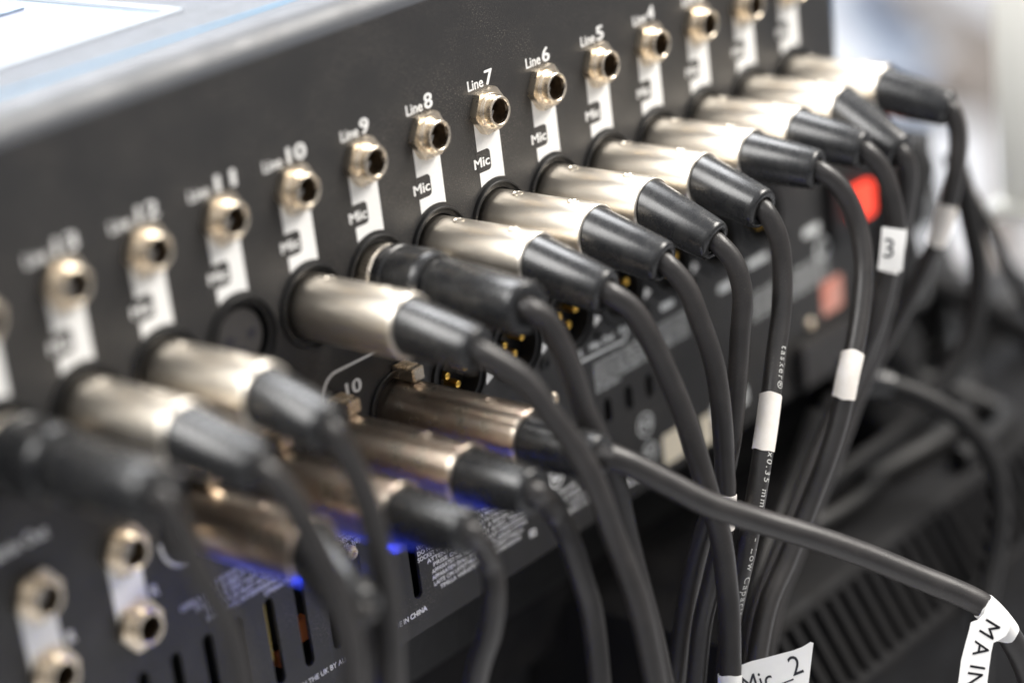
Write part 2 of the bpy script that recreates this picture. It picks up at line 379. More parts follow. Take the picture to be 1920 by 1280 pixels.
words('mix_letters', [('L', 28.6, -86.6, 3.8, dict(bold=.12)), ('Mix Out', 33.5, -86.6, 3.6, dict(bold=.1, width=12)), ('R', 48.4, -86.4, 3.8, dict(bold=.12))], greyInkM)
words('made_in_china', [('MADE IN CHINA', -67.2, -136.2, 2.3, dict(bold=.04, width=16.6)), ('DESIGNED & ENGINEERED IN THE UK BY', -128.6, -136.2, 2.3, dict(width=40.6)), ('ALLEN & HEATH', -87.2, -136.2, 2.3, dict(bold=.03, width=15))])
fl = ['THIS DEVICE COMPLIES WITH PART 15 OF THE FCC RULES.', 'OPERATION IS SUBJECT TO THE FOLLOWING TWO CONDITIONS:', 'THIS DEVICE MAY NOT CAUSE HARMFUL INTERFERENCE AND', 'THIS DEVICE MUST ACCEPT ANY INTERFERENCE RECEIVED,', 'INCLUDING INTERFERENCE THAT MAY CAUSE UNDESIRED', 'OPERATION. CAN ICES-3 (B)/NMB-3(B)']
words('compliance_text', [(s, -72.0, -93.4-2.15*i, 2.15, dict(align='RIGHT')) for i, s in enumerate(fl)])
wl = ['WARNING: THIS EQUIPMENT MUST BE EARTHED', 'DO NOT EXPOSE TO RAIN OR MOISTURE. USE A', 'SOCKET WITH PROTECTIVE EARTH CONTACT ONLY', 'ATTENTION: APPAREIL A RELIER A UNE', 'PRISE DE COURANT AVEC TERRE', 'APPARATET MÅ TILKOPLES JORDET STIKKONTAKT', 'APPARATEN SKALL ANSLUTAS TILL JORDAT UTTAG', 'LAITE ON LIITETTÄVÄ SUOJAKOSKETTIMILLA', 'TIMILLA VARUSTETTUUN PISTORASIAAN']
xo = [-51.3, -51.3, -51.5, -47.8, -45.6, -46.4, -46.6, -46.3, -43.9]
words('warning_text', [(s, xo[i], -116.6-1.98*i+.001*i, 1.95, dict(width=[46, 45.5, 47, 44.5, 41, 42.2, 42.4, 40, 36.2][i])) for i, s in enumerate(wl)])
words('caution_text', [(s, 34.4, -92.4-1.75*i, 1.9, dict(width=w)) for i, (s, w) in enumerate([('CAUTION RISK OF ELECTRIC', 24), ('SHOCK DO NOT OPEN. AVIS', 25.5), ('RISQUE DE CHOC ELECTRIQUE', 27), ('NE PAS OUVRIR. REFER ALL', 28), ('SERVICING TO QUALIFIED STAFF', 28.5), ('NO USER PARTS', 12)])], greyInkM)
words('caution_text', [(s, 66.5, -91.4-1.9*i, 2.0, dict(width=17)) for i, s in enumerate(['THIS DEVICE COMPLIES', 'WITH PART 15 OF THE', 'FCC RULES. OPERATION', 'IS SUBJECT TO TEST', 'CONDITIONS'])], greyInkM)
def blob(pts, m=greyInkM, name='printed_mark', z0=.02, z1=.06):
    bm = bmesh.new(); prism(bm, pts, z0, z1); return finish(bm, name, m, mixer, smooth=False)
for x, y in [(outx[k]+13.0, -77.4) for k in range(1, 9)]:
    blob([(x-1.8, y-2.0), (x+1.8, y-.4), (x-1.8, y+2.2)], inkM, 'pin_marker')
def emblem(x, y, r, s, m=greyInkM):
    o = outline(arcp(x, y, r, 0, 360, 28), r*.16, name='approval_emblem', m=m); words('emblem_letters', [(s, x-r*.62, y-r*.35, r*1.15, dict(bold=.06, width=r*1.2))], m)
emblem(11.2, -119.8, 3.6, 'c', inkM); emblem(11.2, -119.8, 2.1, 'US', inkM)
emblem(56.6, -120.4, 3.7, 'N', greyInkM); emblem(57.6, -130.6, 3.4, 'FC', greyInkM)
words('approval_text', [('Intertek', 11.6, -126.2, 2.6, {}), ('3174552', 13.5, -129.2, 2.6, {}), ('CONFORMS TO UL STD', 16, -131.8, 1.9, dict(width=13)), ('CERTIFIED TO CSA STD', 14, -134.3, 1.9, dict(width=14))])
words('approval_text', [('E2', -3.6, -134.0, 3.2, dict(bold=.1))]); words('conformity_mark', [('CE', 43.6, -137.2, 6.2, dict(bold=.12))])
blob(rounded(118, 130, -88.4, -85.6, 1.2)); blob(rounded(152, 162, -88.6, -85.4, 1.2)); blob(rounded(101, 109, -91.3, -88.4, 1.2)); blob(rounded(70, 77, -86.4, -84, .8))
outline(arcp(163, -95.4, 3.4, 0, 360, 20), 1.5, name='printed_mark', m=greyInkM)
for i in range(4): words('printed_words', [('ALLEN & HEATH DIGITAL MIXER 100-240V AC', 118, -99.4-2.6*i, 2.7, dict(width=48))], greyInkM)
blob(rounded(64.4, 76, -138.6, -127.8, 1.2), creamM, 'rating_sticker'); blob(rounded(84.6, 91.5, -140.2, -129.6, 1.), creamM, 'rating_sticker'); blob(rounded(92, 112, -134, -128, 1.), greyInkM, 'rating_sticker')
blob(rounded(160.5, 173.5, -120.5, -108, 1.4), pinkM, 'warning_sticker')
# rocker switch and mains inlet
bm = bmesh.new(); box(bm, 166, 195, -96, -70, 0, 3.2, .8); rk = finish(bm, 'power_switch', plastM, mixer)
bm = bmesh.new(); prism(bm, rounded(176.4, 189.2, -90, -77.5, 1.2), 3., 5.8, .6); finish(bm, 'rocker', redM, rk)
bm = bmesh.new(); box(bm, 140, 190, -141, -124, .05, 4.5, 1.2); finish(bm, 'mains_inlet', MATS['contact_insert'], mixer)
# a circuit board with parts behind the vent slots
bm = bmesh.new(); box(bm, -160, -60, -136, -98, -26, -25); bd_ = finish(bm, 'circuit_board', pcbM, mixer, smooth=False)
for x, y, w, h, m in ((-93.2, -123, 4, 7, orangeM), (-108.3, -116, 2.0, 18, yellowM), (-102.5, -128, 3, 4, orangeM), (-118.6, -116, 2.0, 12, yellowM), (-88, -114, 2, 4, inkM)):
    bm = bmesh.new(); box(bm, x-w/2, x+w/2, y-h/2, y+h/2, -7.5, -2.2 if m is yellowM else -4.5, .3); finish(bm, 'capacitor', m, bd_)

# ---------------------------------------------------------------- routes of the cords (mm, panel axes)
ROUTE = {
'c1': [(156.0, -38.1, 57.8), (157.2, -47.2, 59.4), (154.5, -60.0, 59.0), (150.9, -75.7, 56.0), (147.3, -90.0, 50.8), (142.0, -104.1, 45.1), (134.4, -117.5, 39.7), (124.7, -132.1, 34.4), (115.2, -144.6, 31.2), (103.0, -159.4, 29.6), (87.4, -174.0, 30.4), (71.2, -187.8, 31.7), (50.1, -211.1, 37.9)] ,
'loop': [(199.6, -68.8, 32.2), (200.1, -89.9, 36.7), (197.4, -112.2, 41.4), (187.3, -132.7, 42.1), (170.6, -147.5, 37.2), (150.1, -159.1, 29.6), (126.1, -164.8, 22.7), (104.2, -175.8, 21.1), (76.6, -185.3, 28.3), (50.7, -211.2, 38.5)] ,
'thin': [(215.3, -82.1, 25.1), (219.9, -100.7, 32.5), (223.7, -121.4, 40.3), (228.0, -155.8, 56.2)] ,
'c2': [(123.5, -43.1, 58.8), (125.5, -49.4, 59.7), (125.8, -60.2, 58.2), (124.3, -72.6, 55.6), (121.1, -88.2, 53.1), (116.6, -101.6, 51.1), (109.7, -116.1, 48.6), (96.3, -133.6, 47.2), (83.8, -147.5, 46.2), (68.7, -161.8, 45.9), (54.4, -175.9, 46.3), (37.8, -200.9, 50.4)] ,
'c3': [(104.2, -36.7, 58.1), (107.2, -42.8, 61.5), (108.7, -52.5, 63.8), (108.9, -64.6, 64.5), (104.1, -77.2, 63.2), (98.2, -91.4, 61.7), (93.3, -106.5, 57.0), (82.1, -121.1, 53.3), (65.1, -138.1, 52.3), (48.7, -154.9, 52.0), (35.2, -168.6, 53.1), (18.6, -188.3, 58.9)] ,
'c4': [(79.5, -35.6, 57.7), (83.4, -41.5, 62.0), (85.7, -51.9, 65.5), (82.8, -64.0, 69.1), (76.4, -75.1, 71.6), (68.4, -85.6, 73.6), (62.6, -92.8, 74.5), (57.0, -103.4, 74.5), (50.2, -114.7, 73.5), (41.7, -127.3, 71.5), (30.0, -139.9, 70.7), (17.0, -151.4, 71.0), (0.9, -174.4, 74.4)] ,
'c5': [(49.4, -38.4, 58.3), (50.9, -46.2, 61.2), (50.2, -55.6, 62.6), (45.8, -67.1, 64.3), (39.1, -77.7, 66.1), (31.7, -87.8, 68.5), (26.3, -95.4, 70.1), (20.1, -104.3, 71.6), (13.9, -115.0, 72.5), (8.3, -126.0, 72.6), (5.2, -137.1, 70.8), (3.0, -150.6, 68.2), (-0.7, -176.1, 65.9)] ,
'c6': [(25.9, -40.7, 58.1), (27.9, -46.6, 61.8), (28.0, -55.9, 64.0), (24.6, -68.5, 64.3), (20.2, -83.2, 64.7), (17.3, -98.1, 63.5), (14.9, -113.1, 60.0), (12.0, -126.7, 55.0), (8.3, -139.7, 52.1), (3.2, -155.4, 50.6), (-3.3, -179.6, 49.3)] ,
'c7': [(2.0, -38.9, 58.1), (4.9, -45.9, 62.0), (6.4, -56.2, 64.7), (7.8, -69.8, 67.4), (7.0, -85.4, 69.0), (6.3, -100.8, 69.0), (5.6, -107.9, 69.1), (4.1, -120.1, 68.0), (1.7, -135.3, 64.4), (-0.9, -150.7, 60.9), (-6.2, -175.1, 59.4)] ,
'c8': [(-23.9, -38.4, 58.4), (-19.1, -44.4, 62.1), (-15.7, -54.4, 65.0), (-12.5, -66.1, 67.2), (-10.5, -78.3, 69.9), (-9.5, -93.3, 73.0), (-8.9, -104.5, 75.1), (-8.2, -114.3, 76.7), (-9.1, -126.9, 78.0), (-11.2, -139.0, 79.4), (-17.1, -162.7, 81.6)] ,
'c9': [(-55.7, -31.7, 58.3), (-51.5, -36.1, 60.5), (-49.2, -43.3, 62.2), (-47.1, -52.8, 63.5), (-45.4, -62.5, 64.4), (-43.6, -70.4, 66.1), (-42.0, -79.2, 68.0), (-40.5, -89.0, 68.8), (-39.7, -100.2, 69.6), (-39.2, -114.3, 71.7), (-38.9, -130.1, 74.5), (-39.7, -151.9, 78.1)] ,
'c10': [(-75.6, -36.0, 58.2), (-71.3, -40.9, 62.3), (-67.0, -47.0, 65.7), (-64.0, -55.6, 69.0), (-61.0, -63.0, 71.6), (-58.3, -71.0, 74.2), (-56.7, -80.3, 76.4), (-55.0, -91.4, 78.1), (-54.0, -103.5, 81.2), (-53.5, -115.6, 83.8), (-53.8, -141.8, 87.1)] ,
'c12': [(-128.4, -36.2, 58.3), (-125.3, -44.7, 60.0), (-123.4, -54.9, 61.5), (-122.5, -66.3, 62.5), (-122.5, -79.0, 63.2), (-123.2, -91.7, 63.3), (-125.6, -111.5, 62.4)] ,
'c13': [(-150.0, -37.5, 57.8), (-146.4, -43.8, 60.5), (-144.4, -52.3, 62.7), (-142.7, -60.8, 64.5), (-141.5, -70.6, 66.5), (-140.5, -82.0, 67.7), (-141.9, -101.4, 67.6)] ,
'c14': [(-179.1, -31.6, 57.9), (-177.2, -39.2, 59.4), (-175.9, -47.9, 61.0), (-173.6, -57.8, 62.7), (-171.5, -67.7, 64.2), (-171.6, -86.6, 65.2)] ,
'A': [(-51.6, -71.2, 61.1), (-46.5, -73.8, 66.5), (-39.9, -78.5, 71.4), (-31.0, -87.1, 77.9), (-22.0, -95.9, 84.5), (-10.1, -104.4, 91.1), (2.2, -112.8, 99.5), (14.5, -122.0, 108.3), (25.8, -131.5, 117.9), (34.3, -138.8, 126.2), (39.2, -144.5, 131.6), (43.9, -154.9, 136.1), (48.2, -169.2, 139.2), (49.7, -185.5, 140.5)] ,
'B': [(-66.5, -77.8, 63.0), (-64.4, -83.3, 66.7), (-62.3, -91.8, 69.0), (-60.8, -103.0, 70.6), (-59.3, -116.1, 71.6), (-61.2, -142.1, 73.1)] ,
'C': [(-90.9, -78.6, 62.4), (-89.0, -85.9, 65.3), (-88.4, -96.0, 65.4), (-89.7, -106.5, 63.6), (-91.7, -115.8, 60.3), (-94.0, -129.9, 56.3)] ,
'D': [(-125.0, -78.9, 54.3), (-124.0, -87.2, 56.8), (-124.5, -97.2, 57.2), (-126.9, -112.9, 55.6)] ,
'cord': [(143.2, -133.0, 31.2), (151.1, -138.9, 42.9), (160.4, -150.3, 54.5), (163.8, -165.9, 63.6), (159.7, -181.5, 67.9), (151.7, -198.2, 68.7), (137.9, -215.7, 71.5), (124.2, -238.2, 77.3)] ,
'bg1': [(107.8, -130.0, 30.8), (95.2, -142.0, 31.9), (77.6, -153.0, 34.9), (56.8, -161.3, 40.8), (41.3, -171.6, 45.6), (22.6, -192.2, 52.7)] ,
'bg2': [(124.5, -131.6, 26.1), (111.2, -143.8, 26.5), (93.1, -155.2, 29.2), (71.1, -165.5, 34.8), (50.6, -175.2, 41.9), (31.1, -197.8, 49.3)] ,
'bg3': [(313.2, -168.5, -10.1), (276.7, -174.8, -14.3), (230.3, -184.2, -11.6), (186.9, -188.4, -8.7), (142.2, -198.6, -3.8)] ,
'bg4': [(304.2, -197.4, -3.7), (273.5, -199.7, -3.9), (229.4, -202.5, -2.5), (185.9, -206.0, 0.0)] ,
}

# ---------------------------------------------------------------- plugs and cords
def orient(p0, p1):
    d = (Vector(p1)-Vector(p0)); q = d.to_track_quat('Z', 'Y'); return Matrix.Translation(Vector(p0)) @ q.to_matrix().to_4x4(), d.length
def shell(parent, L, m, r=8.85):
    bm = bmesh.new()
    lathe(bm, [(r-.8, -1.5), (r, -1.), (r, 3), (r, L-1.6), (r-.12, L-1.0), (r-.15, L-.5), (r-.4, L-.1), (r-.75, L), (r-1.0, L-.1), (r-1.05, L-3)], 72)
    o = finish(bm, 'plug_shell', m, parent, angle=60)
    for z in (8.5, 29 if L < 45 else 36):
        bm = bmesh.new(); M = Matrix.Translation((0, r-.02, z)) @ Matrix.Rotation(-PI/2, 4, 'X')
        lathe(bm, [(1.75, -.3), (1.75, .12), (1.45, .2), (1.3, .02), (.5, -.02), (.01, .12)], 24, M=M); finish(bm, 'shell_screw', m, o)
    return o
def boot(parent, base, end, r0=7.75, r1=6.0, back=3.):
    b = Vector(base); e_ = Vector(end); M, L = orient(b, e_)
    bm = bmesh.new(); lathe(bm, [(r0-1.5, -back), (r0, -back+.5), (r0+.02, 0), (r1+(r0-r1)*.5+.12, L*.5), (r1+.15, L-1.6), (r1-.12, L-.7), (r1-.7, L-.12), (r1-1.3, L), (3.9, L-.05), (3.5, L-.35), (3.3, L-2)], 56, M=M)
    return finish(bm, 'boot', rubberM, parent, angle=50)
def cord(parent, pts, r, base=None, name='cord'):
    P = [Vector(p) for p in pts]
    if base is not None: P = [P[0]+(Vector(base)-P[0]).normalized()*3.0] + P
    path = catmull(P); bm = bmesh.new(); tube(bm, path, r); o = finish(bm, name, cordM, parent, angle=80); return o, path
def plen(path):
    s = [0.]
    for a, b in zip(path, path[1:]): s.append(s[-1]+(b-a).length)
    return s
def near(path, p):
    p = Vector(p); return min(range(len(path)), key=lambda i: (path[i]-p).length)
def wrap(parent, path, i0, i1, r, name='tape_label', m=None, ragged=.5):
    """a band of tape round the cord between two path indices"""
    fr = frames(path); seg = 24; bm = bmesh.new(); rings = []
    rows = list(range(i0, i1+1))
    for j, i in enumerate(rows):
        p, t, n, b = fr[i]; ring = []
        for k_ in range(seg):
            a = 2*PI*k_/seg; off = 0
            if j in (0, len(rows)-1): off = ragged*(math.sin(a*2+1.3)+.4*math.sin(5*a))*(-1 if j == 0 else 1)*.5
            ring.append(bm.verts.new(p+t*off+(r+.12*math.sin(a+.6))*(math.cos(a)*n+math.sin(a)*b)))
        rings.append(ring)
    for A, B in zip(rings, rings[1:]):
        for k_ in range(seg): bm.faces.new((A[k_], A[(k_+1) % seg], B[(k_+1) % seg], B[k_]))
    r0 = rings[0]; rin = []
    for end, i in ((rings[0], rows[0]), (rings[-1], rows[-1])):
        p = fr[i][0]; inner = [bm.verts.new(p+(v.co-p)*.9) for v in end]
        for k_ in range(seg): bm.faces.new((end[k_], end[(k_+1) % seg], inner[(k_+1) % seg], inner[k_]))
    return finish(bm, name, m or tapeM, parent, angle=60)
def cord_text(parent, path, s0, txt, size, r, ang, m=None, spacing=1.12):
    """print following the cord: along = arc length, across = round the cord"""
    me = text_mesh(txt, size, extrude=0, spacing=spacing, bold=.025); S_ = plen(path); fr = frames(path); bm = bmesh.new(); vs = []
    for v in me.vertices:
        s = s0+v.co.x; i = max(0, min(len(S_)-2, next((k for k in range(len(S_)-1) if S_[k+1] >= s), len(S_)-2)))
        f = (s-S_[i])/(S_[i+1]-S_[i]); p = path[i].lerp(path[i+1], f); _, t, n, b = fr[i]
        a = ang-v.co.y/r; vs.append(bm.verts.new(p+(r+.05)*(math.cos(a)*n+math.sin(a)*b)))
    for q in me.polygons:
        try: bm.faces.new([vs[i] for i in q.vertices])
        except ValueError: pass
    bpy.data.meshes.remove(me); return finish(bm, 'cord_print', m or cordInkM, parent, smooth=False)
PATH = {}; CAB = {}
def mic_cable(c, label, key, r=3.0, style='metal', base_z=36.2):
    x = chx[c]; t = thing('microphone_cable', label, 'cable', (x, VR, 0), 'cables plugged into the microphone inputs'); o = Vector((x, VR, 0)); L = 37.
    R_ = [Vector(p)-o for p in ROUTE[key]]; end = R_[0]
    if style == 'metal':
        shell(t, L, nickM); boot(t, (0, 0, base_z), end); b = (0, 0, base_z)
    else:
        bm = bmesh.new(); lathe(bm, [(8.2, -1), (8.7, -.6), (8.7, 5.2), (8.3, 5.5)], 72)
        col = finish(bm, 'plug_shell', nickM, t, angle=60)
        bm = bmesh.new(); lathe(bm, [(8.9, .6), (9.0, .7), (9.0, 4.2), (8.9, 4.3)], 96, flute=lambda z: .65 < z < 4.25)
        finish(bm, 'knurled_band', nickM, col, angle=20)
        bm = bmesh.new(); lathe(bm, [(8.5, 5.3), (9.4, 5.6), (9.75, 6.4), (9.75, 9), (9.3, 9.4), (9.3, 10.4), (9.75, 10.8), (9.75, 19.5), (9.4, 21), (8.6, 22.2), (7.3, 22.5), (7.2, 27)], 64); finish(bm, 'plug_body', rubberM, t, angle=40)
        b = (0, 0, 26); boot(t, b, end, r0=8.3, r1=7.0, back=.6)
    _, p = cord(t, R_, r, b); PATH[key] = p; CAB[key] = t; return t
mic_cable(1, 'nickel plug and black cord in the farthest microphone input, white tape on the cord', 'c1')
mic_cable(2, 'nickel plug second from the far end, its grey black boot drooping steeply down', 'c2')
mic_cable(3, 'nickel plug below Line 3, cord carrying the white tag with the number 3', 'c3')
mic_cable(4, 'nickel plug below Line 4, cord with crooked blank white tape half way down', 'c4')
mic_cable(5, 'nickel plug below Line 5, printed cord with a blank white tape band', 'c5')
mic_cable(6, 'nickel plug below Line 6, its boot pulled slightly out of the shell rim', 'c6')
mic_cable(7, 'sharp nickel plug below Line 7, plain black cord hanging down', 'c7')
mic_cable(8, 'nickel plug below Line 8, cord ending at the white Mic_2 label', 'c8', r=3.2)
mic_cable(9, 'all black plug with thin knurled nickel collar in the Line 9 microphone input', 'c9', style='black')
mic_cable(10, 'nickel plug below Line 10, just right of the one empty input', 'c10', r=3.1)
mic_cable(12, 'blurred nickel plug below Line 12, just left of the empty input', 'c12')
mic_cable(13, 'blurred nickel plug below Line 13, nearest nickel plug of the upper row', 'c13', r=3.1)
mic_cable(14, 'black plug at the left edge of the picture, out of focus, with grey black boot', 'c14', style='black', r=3.1)
wrap_ = lambda k, a, b, r=3.3, **kw: wrap(CAB[k], PATH[k], a, b, r, **kw)
def rel(k, p): return Vector(p)-Vector((chx[int(k[1:])], VR, 0))
def idx(k, p): return near(PATH[k], rel(k, p))
i = idx('c1', (150.9, -75.7, 56)); wrap_('c1', i-4, i+4)
i = idx('c4', (62.6, -92.8, 74.5)); wrap_('c4', i-4, i+4, 3.45)
i = idx('c5', (27.4, -93.7, 69.8)); wrap_('c5', i-4, i+5, 3.3)
i = idx('c7', (5.2, -112, 69)); wrap_('c7', i-3, i+3, 3.25)
S5 = plen(PATH['c5']); s_t = S5[idx('c5', (38.2, -78.6, 66.2))]
cord_text(CAB['c5'], PATH['c5'], s_t-3.6, 'tasker\u00ae', 3.1, 3.0, -.32, spacing=1.3)
cord_text(CAB['c5'], PATH['c5'], S5[idx('c5', (23.5, -99.5, 70.9))], '2x0.35 mm\u00b2  -  - Low Capacitance', 3.1, 3.0, -.32, spacing=1.3)
# tag with the 3, folded round the cord
def flag(parent, corner, u, v, poly, m=labelM, th=.18, bend=None, name='flag_label'):
    """flat sheet: poly in (a, b) along u and v from corner"""
    u = Vector(u); v = Vector(v); n = u.cross(v).normalized(); o = Vector(corner); bm = bmesh.new()
    f = [bm.verts.new(o+u*a+v*b+n*th/2) for a, b in poly]; g = [bm.verts.new(o+u*a+v*b-n*th/2) for a, b in poly]
    bm.faces.new(f); bm.faces.new(g[::-1]); k_ = len(poly)
    for i in range(k_): bm.faces.new((f[i], g[i], g[(i+1) % k_], f[(i+1) % k_]))
    return finish(bm, name, m, parent, smooth=False)
def flag_text(parent, s, o, u, v, size, m=None, bold=0., width=None, off=.16, name='label_text'):
    u = Vector(u).normalized(); v = Vector(v); v = (v-u*v.dot(u)).normalized(); n = u.cross(v).normalized(); me = text_mesh(s, size, bold=bold, width=width, extrude=0.); bm = bmesh.new()
    if n.dot(Vector((-.65, .33, .68))) < 0: n = -n
    vs = [bm.verts.new(Vector(o)+u*w.co.x+v*w.co.y+n*off) for w in me.vertices]
    for q in me.polygons:
        try: bm.faces.new([vs[i] for i in q.vertices])
        except ValueError: pass
    bpy.data.meshes.remove(me); return finish(bm, name, m or labelInkM, parent, smooth=False)
CR = Vector((.64692344, -.34061246, .68225598)); CR = Vector((RX.x, RX.y, RX.z))   # to the viewer's right, in panel axes
CU = Vector((-RD.x, -RD.y, -RD.z)); CT = -Vector((RF.x, RF.y, RF.z))
k = 'c3'; i = idx(k, (107.5, -69, 64.2)); wrap_(k, i-4, i+4, 3.3, ragged=.1, m=labelM)
o = rel(k, (104.2, -66.8, 65.8))+CT*3.2
flag(CAB[k], o-CR*3.6+CU*5.9, CR, CU, [(0, 0), (7.3, -1.0), (6.2, -13.6), (-1.2, -13.2)])
flag_text(CAB[k], '3', o-CR*3.9-CU*3.4, CR+CU*-.08, CU, 8.6, off=.2)
# Mic_2
k = 'c8'; i = idx(k, (-14.6, -152.5, 80.6)); wrap_(k, i, min(i+12, len(PATH[k])-1), 3.5, ragged=.5, m=labelM)
o = rel(k, (-12.0, -150.0, 82.6))+CT*.5; u = CR*.967+CU*.22; 
flag(CAB[k], o, CR, CU, [(-1, -.9), (3., .6), (7.5, 1.7), (12, 2.9), (15, 3.7), (17.5, 4.7), (19.6, 6.0), (20.4, 5.7), (19.6, -1), (18.8, -8), (18.4, -14), (-1, -17)])
flag_text(CAB[k], 'Mic', o+CR*.9-CU*9.2, CR*.957+CU*.29, CU, 7.9, width=8.6, off=.22)
flag_text(CAB[k], '_2', o+CR*11.0-CU*5.0, CR*.93+CU*.36, CU, 7.9, width=7.3, off=.22)

# ---------------------------------------------------------------- cables in the output row
def out_cable(kk, label, key, end, r=3.0, L=50.):
    x = outx[kk]; t = thing('output_cable', label, 'cable', (x, OUTY, 0), 'cables plugged into the output sockets'); o = Vector((x, OUTY, 0))
    R_ = [Vector(p)-o for p in ROUTE[key]]; R_[0] = Vector(end)-o
    shell(t, L, darkNickM); boot(t, (0, 0, L-.8), R_[0]); _, p = cord(t, R_, r, (0, 0, L)); PATH[key] = p; CAB[key] = t; return t
tA = out_cable(3, 'dark nickel plug at the number 10 output, thick cord crossing to the MAIN label', 'A', (-50.0, -73.0, 72.5), r=3.55)
out_cable(2, 'dark nickel plug second from right in the output row, blue light under its boot', 'B', (-76.1, -71.8, 72.))
out_cable(1, 'dark nickel plug third from right in the output row, mostly behind cords', 'C', (-100.5, -72.1, 72.))
out_cable(0, 'dark nickel plug leftmost in the output row, bright blue light along its underside', 'D', (-134., -79.5, 66.), L=44.)
PA = PATH['A']; oA = Vector((outx[3], OUTY, 0)); i = near(PA, Vector((38.6, -143.6, 131.))-oA)
wrap(tA, PA, i, i+7, 3.8, ragged=1.2, m=labelM, name='main_label')
o = Vector((37.6, -142.8, 131.4))-oA+CT*3.0
px = lambda X_, Y_: ((X_-1842)/6.68, -(Y_-1137)/6.68)
flag(tA, o, CR, CU, [px(*q) for q in ((1843, 1136), (1850, 1124), (1868, 1141), (1884, 1160), (1888, 1170), (1887, 1180), (1880, 1191), (1868, 1199), (1857, 1204), (1853, 1222), (1849, 1250), (1846, 1275), (1842, 1340), (1785, 1340), (1792, 1275), (1797, 1236), (1805, 1205), (1812, 1180), (1815, 1166), (1828, 1161), (1839, 1150))], name='main_flag')
def at(X_, Y_): a, b = px(X_, Y_); return o+CR*a+CU*b
for ch, X_, Y_, au, av, sz in (('M', 1848, 1156, (-.52, -.85), (.82, -.57), 6.6), ('A', 1825, 1199, (-.20, -.98), (.95, -.3), 6.2), ('I', 1816, 1242, (-.16, -.985), (.93, -.36), 6.2), ('N', 1812, 1255, (-.14, -.99), (.93, -.36), 6.2)):
    flag_text(tA, ch, at(X_, Y_)+CR*-.3, CR*au[0]+CU*au[1], CR*av[0]+CU*av[1], sz, bold=.03, off=.25)

# ---------------------------------------------------------------- loose cords further back
def loose(key, label, r, loc0=None, cat='cord'):
    P = [Vector(p) for p in ROUTE[key]]; o = P[0].copy(); t = thing('loose_cord', label, cat, o); c_, _ = cord(t, [p-o for p in P], r, name='cord_jacket'); c_.data.materials[0] = bgCordM; return t, o
loose('loop', 'thick blurred cord in a wide loop behind the farthest plug', 3.8)
loose('thin', 'thin black cord running off to the right behind the farthest plug', 2.2)
loose('bg1', 'black cord in the bundle, left of the taped cord, half hidden', 2.8)
loose('bg2', 'black cord in the middle of the bundle slanting down left', 2.6)
loose('bg3', 'upper of the two long cords lying on the dark case at right', 4.0)
loose('bg4', 'lower long cord lying on the dark case at right', 3.6)
t, o_ = loose('cord', 'black mains cord with moulded connector arching over the ribbed case', 3.6)
bm = bmesh.new(); M, L = orient((-9, 3, -9), (2, -1.5, 3)); lathe(bm, [(5, 0), (7, .5), (7.5, 8), (6, 12), (4.6, L+2)], 32, close=True, M=M); finish(bm, 'connector', rubberM, t)

# ---------------------------------------------------------------- ribbed case below right, table, floor and backdrop
rc = thing('ribbed_case', 'black plastic case with a slanted ribbed vent below right of the console', 'equipment case', (200, -180, 0))
bm = bmesh.new()
X0, X1 = -165, 320
def strip_pts(pts, x0, x1):
    a = [bm.verts.new((x0, y, z)) for y, z in pts]; b = [bm.verts.new((x1, y, z)) for y, z in pts]
    for i in range(len(pts)-1): bm.faces.new((a[i], b[i], b[i+1], a[i+1]))
    return a, b
a, b = strip_pts([(-60, -50), (-6, -34), (0, -22), (0, 44.4), (-1.2, 46), (-4, 47.6), (-5, 46.9), (-26.4, 59.2), (-27, 60.8), (-31.2, 63.4), (-33, 63.6), (-120, 60), (-120, -50)], X0, X1)
bm.faces.new(a); bm.faces.new(b[::-1])
finish(bm, 'case_shell', caseM, rc, angle=40)
x = X0+4; rib0 = None
while x < X1-4:
    if rib0 is None:
        bm = bmesh.new(); prof = [(-3.6, 46.6), (-3.8, 48.6), (-5, 49.4), (-26, 61.5), (-27.2, 61.2), (-27.6, 59)]
        p = [[bm.verts.new((xx, y, z)) for y, z in prof] for xx in (-1.5, 1.5)]
        for i in range(len(prof)-1): bm.faces.new((p[0][i], p[1][i], p[1][i+1], p[0][i+1]))
        bm.faces.new(p[0]); bm.faces.new(p[1][::-1]); rib0 = finish(bm, 'rib', caseM, rc, angle=30); put(rib0, x, 0, 0)
    else: r_ = rib0.copy(); COL.objects.link(r_); r_.parent = rc; put(r_, x, 0, 0)
    x += 7.6
# setting, built level in world axes
def level(name, verts, faces, m, kind=True, label=None, cat=None):
    me = bpy.data.meshes.new(name); me.from_pydata(verts, [], faces); me.materials.append(m); o = bpy.data.objects.new(name, me); COL.objects.link(o)
    if kind: o['kind'] = 'structure'
    else: o['label'] = label; o['category'] = cat
    return o
def wbox(bm, x0, x1, y0, y1, z0, z1):
    box(bm, x0, x1, y0, y1, z0, z1)
def wobj(name, bm, m, parent=None, bev=0):
    me = bpy.data.meshes.new(name); bm.normal_update(); bm.to_mesh(me); bm.free(); me.materials.append(m); o = bpy.data.objects.new(name, me); COL.objects.link(o)
    if parent: o.parent = parent
    return o
level('floor', [(-8, -8, 0), (8, -8, 0), (8, 8, 0), (-8, 8, 0)], [(0, 1, 2, 3)], beigeM)
tb = bpy.data.objects.new('console_table', None); COL.objects.link(tb); tb['label'] = 'black table that carries the mixing console'; tb['category'] = 'table'
bm = bmesh.new(); wbox(bm, -.45, .28, -.005, .60, .778, .803); wobj('table_top', bm, plastM, tb)
bm = bmesh.new(); wbox(bm, -.45, .28, -.003, .012, .752, .7775); wobj('table_rail', bm, caseM, tb)
